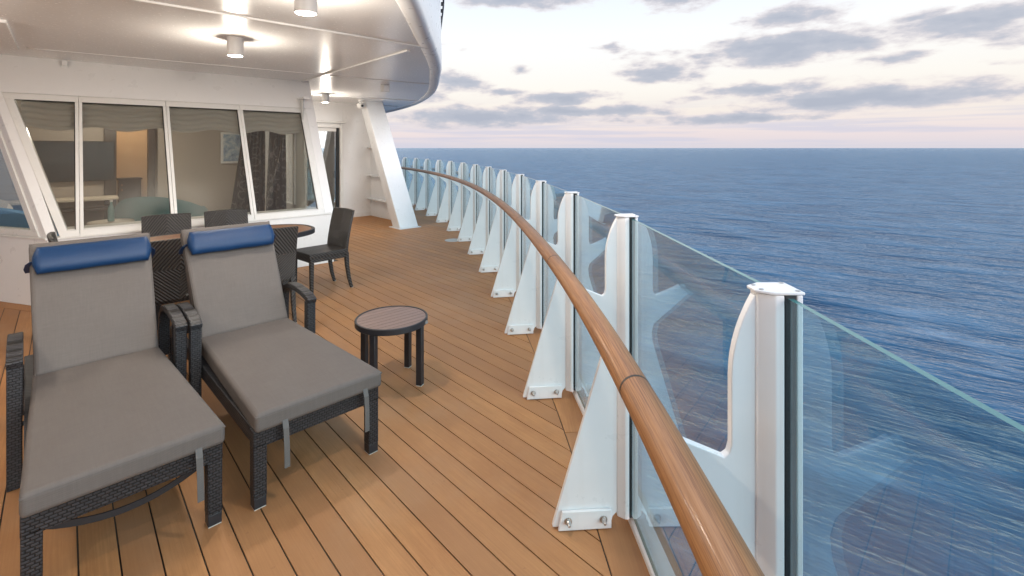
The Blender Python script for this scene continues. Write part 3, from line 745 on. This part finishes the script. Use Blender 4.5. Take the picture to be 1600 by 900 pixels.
def make_post():
    r = bpy.data.objects.new('post', None); COL.objects.link(r)
    PM['fin'].build('fin', 'white', r, bevel=.002)
    PM['post_box'].build('post_box', 'white', r, bevel=.003)
    PM['cap'].build('cap', 'white', r, bevel=.0015)
    PM['gasket'].build('gasket', 'black', r)
    PM['foot_plate'].build('foot_plate', 'white', r, bevel=.003); PM['foot_plate2'].build('foot_plate', 'white', r, bevel=.003)
    rx = rotx(R(90))
    for u in (.065, u0-.065):
        for sgn in (-1, 1):
            MB().lathe([(.016, 0), (.016, .003), (.011, .004), (.011, .014), (.007, .020), (.007, .028), (.004, .032)], (u, sgn*.026, .046), 12, 0, rx if sgn < 0 else rotx(R(-90))).build('bolt', 'steelbolt', r, smooth=40)
    for u in (u0+.008, u0+.076):
        for t in (-.03, .03):
            if u < u0+.05 and abs(t) > .02: t *= .55
            MB().lathe([(.005, 1.3562), (.005, 1.3580)], (u, t, 0), 8).build('cap_screw', 'steelbolt', r)
    return r
for i, Y in enumerate(POSTY):
    p, u, t = rail_frame(Y)
    o = make_post() if proto is None else copy_tree(proto)
    if proto is None: proto = o
    o.parent = rail; o.location = p; o.rotation_euler.z = math.atan2(u.y, u.x)
# glass panels
for i in range(len(POSTY)-1):
    pa, ua, ta = rail_frame(POSTY[i]); pb, ub, tb = rail_frame(POSTY[i+1])
    A = pa + ua*(u0+.0585) + ta*.025; B = pb + ub*(u0+.0585) - tb*.025
    d = (B-A).normalized(); nn = Vector((d.y, -d.x, 0))*.006
    ring = [A+nn, B+nn, B-nn, A-nn]
    mb = MB(); vs = [Vector((q.x, q.y, .075)) for q in ring] + [Vector((q.x, q.y, 1.343)) for q in ring]
    mb.add(vs, [(0, 1, 5, 4), (2, 3, 7, 6)], 0); mb.add(vs, [(4, 5, 6, 7), (3, 2, 1, 0), (1, 2, 6, 5), (3, 0, 4, 7)], 1)
    mb.build('glass_panel', ['glass', 'glassedge'], rail)
# handrail in lengths with dark joints
joints = [-3.0, -.1, 1.18, 2.50, 3.9, 5.2, 6.5, 7.8, 9.1, 10.4, 11.7, 13.0, 15.0]
for j in range(len(joints)-1):
    pts = rail_pts(HOFF, HZ, joints[j]+.002, joints[j+1]-.002, .1)
    MB().tube(pts, .0385, 28, ry=.037).build('handrail_length', 'teak', rail, smooth=50)
    pj, uj, tj = rail_frame(joints[j+1])
    if joints[j+1] < 14: MB().tube([pj+uj*HOFF+Vector((0, 0, HZ))-tj*.004, pj+uj*HOFF+Vector((0, 0, HZ))+tj*.004], .0389, 28, ry=.0374).build('handrail_joint', 'joint', rail, smooth=50)

# ================================================================ FURNITURE
def grid_cushion(w0, w1, L, th, nx=14, ny=18, puff=.012, wr=.004, seed=0):
    rnd = random.Random(seed); mb = MB(); ph = [rnd.uniform(0, 6.28) for _ in range(8)]
    def hgt(u, v):
        e = (1-abs(u)**4)*(1-abs(v)**4)
        return puff*e + wr*e*(math.sin(3.1*u+4*v+ph[0]) + .7*math.sin(7*u-3*v+ph[1]) + .5*math.sin(11*v+5*u+ph[2]))
    for sgn in (1, -1):
        for j in range(ny+1):
            v = -1+2*j/ny; wd = w0+(w1-w0)*(j/ny)
            for i in range(nx+1):
                u = -1+2*i/nx; mb.v.append((u*wd/2, (v+1)*L/2, sgn*th/2 + (hgt(u, v) if sgn > 0 else 0)))
    K = (nx+1)*(ny+1)
    for j in range(ny):
        for i in range(nx):
            a_ = j*(nx+1)+i; mb.f.append((a_, a_+1, a_+nx+2, a_+nx+1)); mb.mi.append(0)
            mb.f.append((K+a_, K+a_+nx+1, K+a_+nx+2, K+a_+1)); mb.mi.append(0)
    bd = [i for i in range(nx+1)] + [j*(nx+1)+nx for j in range(1, ny+1)] + [ny*(nx+1)+i for i in range(nx-1, -1, -1)] + [j*(nx+1) for j in range(ny-1, 0, -1)]
    for q in range(len(bd)):
        a_, b_ = bd[q], bd[(q+1) % len(bd)]; mb.f.append((b_, a_, K+a_, K+b_)); mb.mi.append(0)
    return mb
def xf(mb, M3, loc):
    loc = Vector(loc); mb.v = [tuple(M3 @ Vector(q) + loc) for q in mb.v]; return mb
BACK = R(56)
def make_lounger(label, seed, cord):
    r = tag(empty('sun_lounger'), label, 'sun lounger')
    for x in (-.285, .285):
        mb = MB().box((x, .03, .175), (.058, .058, .25)); lg = mb.build('leg', 'wicker', r, bevel=.006)
        MB().box((x, .03, .028), (.054, .054, .048)).build('leg_cap', 'darkmetal', lg, bevel=.003)
        MB().box((x, .03, .002), (.05, .05, .004)).build('foot_pad', 'padfoot', lg)
        MB().box((x, 1.86, .15), (.058, .058, .30)).build('leg', 'wicker', r, bevel=.006)
        MB().box((x*.995, .97, .318), (.045, 1.80, .075)).build('side_rail', 'wicker', r, bevel=.005)
    MB().box((0, .03, .319), (.63, .058, .082)).build('front_rail', 'wicker', r, bevel=.006)
    MB().box((0, 1.86, .319), (.53, .05, .07)).build('rear_rail', 'wicker', r, bevel=.005)
    for y in (.35, .7, 1.05): MB().box((0, y, .325), (.53, .035, .02)).build('cross_bar', 'darkmetal', r)
    for s in (-1, 1):
        x = s*.338
        ar = MB().sweep([(x, .965, .0), (x, .965, .30), (x, .963, .60)], [(-.028, -.03), (.028, -.03), (.028, .03), (-.028, .03)], Vector((0, 1, 0))).build('arm_post', 'wicker', r, bevel=.006)
        path = [(x, .925, .603), (x, .97, .622), (x, 1.06, .640), (x, 1.18, .650), (x, 1.29, .645), (x, 1.37, .618), (x, 1.42, .57), (x, 1.435, .48), (x, 1.435, .30)]
        MB().sweep(path, [(-.03, -.018), (.03, -.018), (.03, .018), (-.03, .018)]).build('armrest', 'wicker', r, smooth=40, bevel=.005)
        MB().tube([(x, .965, .30), (s*.29, .965, .30)], .012, 8).build('arm_link', 'darkmetal', r)
        MB().tube([(x, 1.435, .30), (s*.29, 1.435, .30)], .012, 8).build('arm_link', 'darkmetal', r)
    M_b = rotx(BACK)
    # back frame behind the cushion
    bf = MB()
    for x in (-.25, .25): bf.box((x, .40, -.105), (.04, .78, .03))
    for y in (.04, .40, .77): bf.box((0, y, -.105), (.46, .035, .028))
    xf(bf, M_b, (0, 1.17, .45)).build('back_frame', 'darkmetal', r, bevel=.004)
    MB().tube([(-.2, 1.45, .32), (-.2, 1.52, .75)], .011, 8).tube([(.2, 1.45, .32), (.2, 1.52, .75)], .011, 8).build('back_prop', 'darkmetal', r)
    sc_ = xf(grid_cushion(.635, .545, 1.26, .088, seed=seed), Matrix.Identity(3), (0, -.035, .406)).build('seat_cushion', 'cushion', r, smooth=60, bevel=.02, bseg=4)
    bc = xf(grid_cushion(.535, .575, .775, .085, seed=seed+1, puff=.006), M_b, (0, 1.155 + .0425*math.sin(BACK), .45 - .0425*math.cos(BACK)+.0)).build('back_cushion', 'cushion', r, smooth=60, bevel=.02, bseg=4)
    def piping(w0, w1, L, z, M3, loc, par):
        pts = [(-w0/2, 0, z), (0, 0, z), (w0/2, 0, z), ((w0+w1)/4, L/2, z), (w1/2, L, z), (0, L, z), (-w1/2, L, z), (-(w0+w1)/4, L/2, z), (-w0/2, 0, z)]
        mb = MB(); mb.tube(pts, .0032, 6); xf(mb, M3, loc).build('piping', 'cushion', par, smooth=60)
    piping(.628, .538, 1.253, .030, Matrix.Identity(3), (0, -.0315, .406), sc_)
    piping(.528, .568, .768, .030, M_b, (0, 1.155 + .0425*math.sin(BACK)+.002, .45 - .0425*math.cos(BACK)+.003), bc)
    # bolster
    pb = MB(); N = 28; S = 28
    rnd = random.Random(seed+5)
    for i in range(N+1):
        t = -1+2*i/N; e = abs(t)
        k = 1.0 if e < .93 else math.sqrt(max(0, 1-((e-.93)/.07)**2))*.72+.28
        k *= 1+.012*math.sin(9*t+seed)
        for q in range(S):
            an = 2*math.pi*q/S; gath = 1 + (.05*math.sin(an*9+i) if e > .86 else .006*math.sin(an*3+7*t))
            yy = math.cos(an)*.082*k*gath; zz = math.sin(an)*.045*k*gath
            if zz < 0: zz *= .75
            pb.v.append((t*.275, .635+yy, .048+zz))
    for i in range(N):
        for q in range(S): q2 = (q+1) % S; pb.f.append((i*S+q, (i+1)*S+q, (i+1)*S+q2, i*S+q2)); pb.mi.append(0)
    pb.f.append(tuple(range(S))); pb.mi.append(0); pb.f.append(tuple(N*S+q for q in range(S))[::-1]); pb.mi.append(0)
    bo = xf(pb, M_b, (0, 1.155, .45)).build('head_bolster', 'blue', r, smooth=70)
    for s in (-1, 1):
        bs = MB(); bs.sweep([(s*.272, .635, .04), (s*.291, .635, .005), (s*.297, .635, -.05), (s*.29, .635, -.1)], [(-.012, -.002), (.012, -.002), (.012, .002), (-.012, .002)], Vector((0, 1, 0)))
        xf(bs, M_b, (0, 1.155, .45)).build('bolster_strap', 'blue', bo)
    # tie straps hanging at the foot
    for x in ((.215,) if cord else (-.19, .215)):
        y = -.045
        path = [(x, y+.01, .385), (x, y-.004, .35), (x+.003, y-.006, .27), (x+.006, y-.002, .165)]
        MB().sweep(path, [(-.0125, -.0012), (.0125, -.0012), (.0125, .0012), (-.0125, .0012)], Vector((0, 1, 0))).build('tie_strap', 'strap', r)
    if cord:
        for dz in (0, .014):
            path = [(-.27+.54*i/12, .07+dz, .275 - .075*math.sin(math.pi*i/12)**.8 - dz) for i in range(13)]
            MB().sweep(path, [(-.003, -.010), (.003, -.010), (.003, .010), (-.003, .010)]).build('hanging_cord', 'darkmetal', r, smooth=50)
    return r
for nm, (b_, a_), sd_, cd_, lab in [('r', (.944, 2.425), 3, False, 'taupe cushioned wicker sun lounger nearer the small round side table'),
                                   ('l', (.199, 2.425), 11, True, 'taupe cushioned wicker sun lounger at the left edge of the picture')]:
    o = make_lounger(lab, sd_, cd_); o.location = W(b_, a_, 0); o.rotation_euler.z = TH + R(2.4); o['group'] = 'pair of sun loungers'

# round side table
st = tag(empty('side_table', (-.853, 3.45, 0), TH), 'small round side table with slatted brown top beside the loungers', 'table')
RT = .252
MB().lathe([(RT-.022, .410), (RT-.004, .410), (RT, .414), (RT, .448), (RT-.003, .4515), (RT-.012, .4515), (RT-.014, .449), (RT-.014, .43), (RT-.022, .43)], (0, 0, 0), 56).build('rim', 'darkmetal', st, smooth=35)
MB().lathe([(RT-.015, .418), (RT-.015, .428)], (0, 0, 0), 48).build('top_base', 'black', st)
ns = 9; wS = 2*(RT-.015)/ns
for i in range(ns):
    y0 = -(RT-.015)+i*wS+.002; y1 = y0+wS-.004; rr = RT-.0155
    def hx(y): return math.sqrt(max(1e-5, rr*rr-y*y))
    N = 6; ring = [(hx(y0+(y1-y0)*k/N), y0+(y1-y0)*k/N, .4285) for k in range(N+1)] + [(-hx(y0+(y1-y0)*k/N), y0+(y1-y0)*k/N, .4285) for k in range(N, -1, -1)]
    MB().prism(ring, (0, 0, .019)).build('slat', 'slat', st)
for (x, y) in ((.11, -.195), (.195, .11), (-.11, .195), (-.195, -.11)):
    lg = MB().box((x, y, .208), (.042, .042, .404), rotzm(R(29))).build('leg', 'darkmetal', st, bevel=.003)
    MB().box((x, y, .0025), (.038, .038, .005), rotzm(R(29))).build('foot_pad', 'padfoot', lg)
MB().lathe([(.012, 0), (.012, .003)], (.16, -(RT-.052), .428), 12, 0, rotx(R(90))).build('maker_tag', 'steelbolt', st)

# dining table
TB, TA, TLx, TLy = 1.17, 5.70, .93, .47
dt = tag(empty('dining_table', W(TB, TA, 0), TH), 'oval dining table with brown slatted top and dark rim before the windows', 'table')
def oval(lx, ly, z, n=64, p=2.6):
    r = []
    for i in range(n):
        an = 2*math.pi*i/n; c, s = math.cos(an), math.sin(an)
        r.append((lx*math.copysign(abs(c)**(2/p), c), ly*math.copysign(abs(s)**(2/p), s), z))
    return r
rimm = MB(); o1 = oval(TLx, TLy, .70); o2 = oval(TLx, TLy, .75); i1 = oval(TLx-.035, TLy-.035, .70); i2 = oval(TLx-.035, TLy-.035, .75); n = 64
rimm.v = o1+o2+i2+i1
for k in range(4):
    for i in range(n): j = (i+1) % n; rimm.f.append((k*n+i, k*n+j, ((k+1) % 4)*n+j, ((k+1) % 4)*n+i)); rimm.mi.append(0)
rimm.build('rim', 'darkmetal', dt, bevel=.004)
MB().prism(oval(TLx-.034, TLy-.034, .712), (0, 0, .01)).build('top_base', 'black', dt)
nsl = 9; lyi = TLy-.037; wS = 2*lyi/nsl
for i in range(nsl):
    y0 = -lyi+i*wS+.002; y1 = y0+wS-.004; N = 6
    def hx(y): return (TLx-.037)*max(1e-4, 1-min(1, abs(y)/lyi)**2.6)**(1/2.6)
    ring = [(hx(y0+(y1-y0)*k/N), y0+(y1-y0)*k/N, .7225) for k in range(N+1)] + [(-hx(y0+(y1-y0)*k/N), y0+(y1-y0)*k/N, .7225) for k in range(N, -1, -1)]
    MB().prism(ring, (0, 0, .025)).build('slat', 'tabletop', dt)
for x in (-.55, .55):
    for y in (-.26, .26): MB().box((x, y, .35), (.06, .06, .70)).build('leg', 'darkmetal', dt, bevel=.004)
MB().box((0, 0, .66), (1.1, .5, .05)).build('apron', 'darkmetal', dt)

# dining chairs
def make_chair():
    r = empty('dining_chair')
    # faces +y; back stands at -y
    W2 = .225
    bk = MB(); NX, NZ = 8, 8
    for side in (0, 1):
        for j in range(NZ+1):
            z = .40 + .51*j/NZ; yc = -.225 - .09*((z-.40)/.51)**1.5
            for i in range(NX+1):
                u = -1+2*i/NX; hw = W2*(1+.0*j); y = yc - .018*(1-u*u) + (.032 if side == 0 else 0)
                bk.v.append((u*hw, y, z + (.006*(1-u*u) if j == NZ else 0)))
    K = (NX+1)*(NZ+1)
    for j in range(NZ):
        for i in range(NX):
            a_ = j*(NX+1)+i; bk.f.append((a_+1, a_, a_+NX+1, a_+NX+2)); bk.f.append((K+a_, K+a_+1, K+a_+NX+2, K+a_+NX+1)); bk.mi += [0, 0]
    bd = [i for i in range(NX+1)] + [j*(NX+1)+NX for j in range(1, NZ+1)] + [NZ*(NX+1)+i for i in range(NX-1, -1, -1)] + [j*(NX+1) for j in range(NZ-1, 0, -1)]
    for q in range(len(bd)): a_, b_ = bd[q], bd[(q+1) % len(bd)]; bk.f.append((a_, b_, K+b_, K+a_)); bk.mi.append(0)
    bk.build('backrest', 'herring', r, bevel=.006, smooth=50)
    MB().box((0, .01, .445), (.45, .46, .05)).build('seat', 'herring', r, bevel=.010)
    MB().box((0, .01, .395), (.43, .43, .05)).build('seat_frame', 'herring', r, bevel=.004)
    for x in (-.20, .20):
        MB().sweep([(x, .205, 0), (x, .205, .2), (x, .205, .40)], [(-.02, -.02), (.02, -.02), (.02, .02), (-.02, .02)], Vector((0, 1, 0)), scl=[.8, .95, 1.1]).build('leg', 'herring', r, bevel=.004)
        MB().sweep([(x, -.285, 0), (x, -.25, .12), (x, -.225, .28), (x, -.215, .43)], [(-.02, -.02), (.02, -.02), (.02, .02), (-.02, .02)], Vector((0, 1, 0)), scl=[.75, .9, 1, 1.1]).build('leg', 'herring', r, bevel=.004)
        for y in (.205, -.285): MB().box((x, y, .002), (.03, .03, .005)).build('foot_pad', 'padfoot', r)
    MB().lathe([(.010, 0), (.010, .003)], (.05, -.245, .43), 10, 0, rotx(R(90))).build('maker_tag', 'steelbolt', r)
    return r
chairs = [((.70, 5.05), 0, 'dark woven dining chair with its back to us between the loungers'),
          ((1.40, 5.05), 0, 'dark woven dining chair partly hidden behind the right lounger back'),
          ((.83, 6.24), math.pi, 'left one of two dark woven chairs facing us behind the table'),
          ((1.41, 6.24), math.pi, 'right one of two dark woven chairs facing us behind the table'),
          ((2.20, 5.70), math.pi/2+R(6), 'dark woven dining chair seen sideways at the right table end'),
          ((.22, 5.68), -math.pi/2, 'dark woven dining chair at the left table end, mostly hidden')]
pc_ = None
for (b_, a_), rz, lab in chairs:
    o = make_chair() if pc_ is None else copy_tree(pc_)
    if pc_ is None: pc_ = o
    o.location = W(b_, a_, 0); o.rotation_euler.z = TH + rz; tag(o, lab, 'chair', 'dining chairs round the oval table')

# ================================================================ CEILING FITTINGS
def make_down(spot):
    r = empty('ceiling_downlight')
    mb = MB(); mb.lathe([(.070, 0), (.070, -.165), (.066, -.172), (.060, -.172), (.060, -.160)], (0, 0, 0), 28).build('housing', 'plastic', r, smooth=40)
    MB().lathe([(.0595, -.160), (.0595, -.170), (.05, -.176), (.02, -.177)], (0, 0, 0), 28).build('diffuser', 'lamp', r)
    lamp_pt('downlight_beam', (0, 0, -.192), 50, (1, .90, .77), .058, None, r)
    return r
DL = [((1.16, 3.25), 'white cylinder ceiling light nearest to the camera'), ((1.20, 5.21), 'white cylinder ceiling light above the dining table'),
      ((3.71, 9.36), 'small white cylinder ceiling light before the glazed door'), ((-1.3, 4.9), 'white cylinder ceiling light off the left edge'),
      ((-1.3, 2.6), 'white cylinder ceiling light left of the loungers'), ((1.16, 1.29), 'white cylinder ceiling light above the camera'), ((-1.3, .4), 'white cylinder ceiling light behind the camera')]
pd = None
for (b_, a_), lab in DL:
    o = make_down(True) if pd is None else copy_tree(pd)
    if pd is None: pd = o
    o.location = W(b_, a_, CZ); o.rotation_euler.z = TH; tag(o, lab, 'ceiling light', 'cylinder downlights under the ceiling')
cc = tag(empty('security_camera', W(4.80, 10.15, CZ), TH), 'small white dome security camera under the ceiling beside the pillar', 'camera')
MB().lathe([(.05, 0), (.05, -.03), (.03, -.04), (.03, -.07)], (0, 0, 0), 18).build('mount', 'plastic', cc, smooth=40)
MB().lathe([(.03, -.06), (.075, -.08), (.085, -.12), (.07, -.165), (.035, -.19)], (0, 0, 0), 22).build('housing', 'plastic', cc, smooth=50)
MB().lathe([(.03, 0), (.03, .01), (.012, .014)], (.0, -.082, -.125), 16, 0, rotx(R(90))).build('lens', 'black', cc)
sp = tag(empty('ceiling_speaker', W(3.93, 7.4, CZ), TH), 'small white box speaker under the ceiling by the pillar top', 'speaker')
MB().box((0, 0, -.06), (.11, .11, .12)).build('box', 'plastic', sp, bevel=.006)
MB().box((0, -.057, -.06), (.085, .004, .09)).build('grille', 'ceiling', sp)
wb = tag(empty('wall_bracket', W(.0, rake(2.64)-.04, 2.62), TH), 'tiny white bracket where the cabin wall meets the ceiling', 'bracket')
MB().box((0, 0, .03), (.05, .06, .06)).build('block', 'plastic', wb, bevel=.004); MB().box((0, .02, -.01), (.07, .03, .02)).build('base', 'plastic', wb)
# deck drain
dd = tag(empty('deck_drain', (-1.05, 8.68, 0), 0), 'small round metal drain cover in the deck near the railing', 'drain')
MB().lathe([(.15, .0005), (.15, .004), (.13, .006)], (0, 0, 0), 28).build('cover', 'padfoot', dd, smooth=40)
MB().lathe([(.03, .0062), (.03, .009)], (0, 0, 0), 14).build('boss', 'steelbolt', dd)
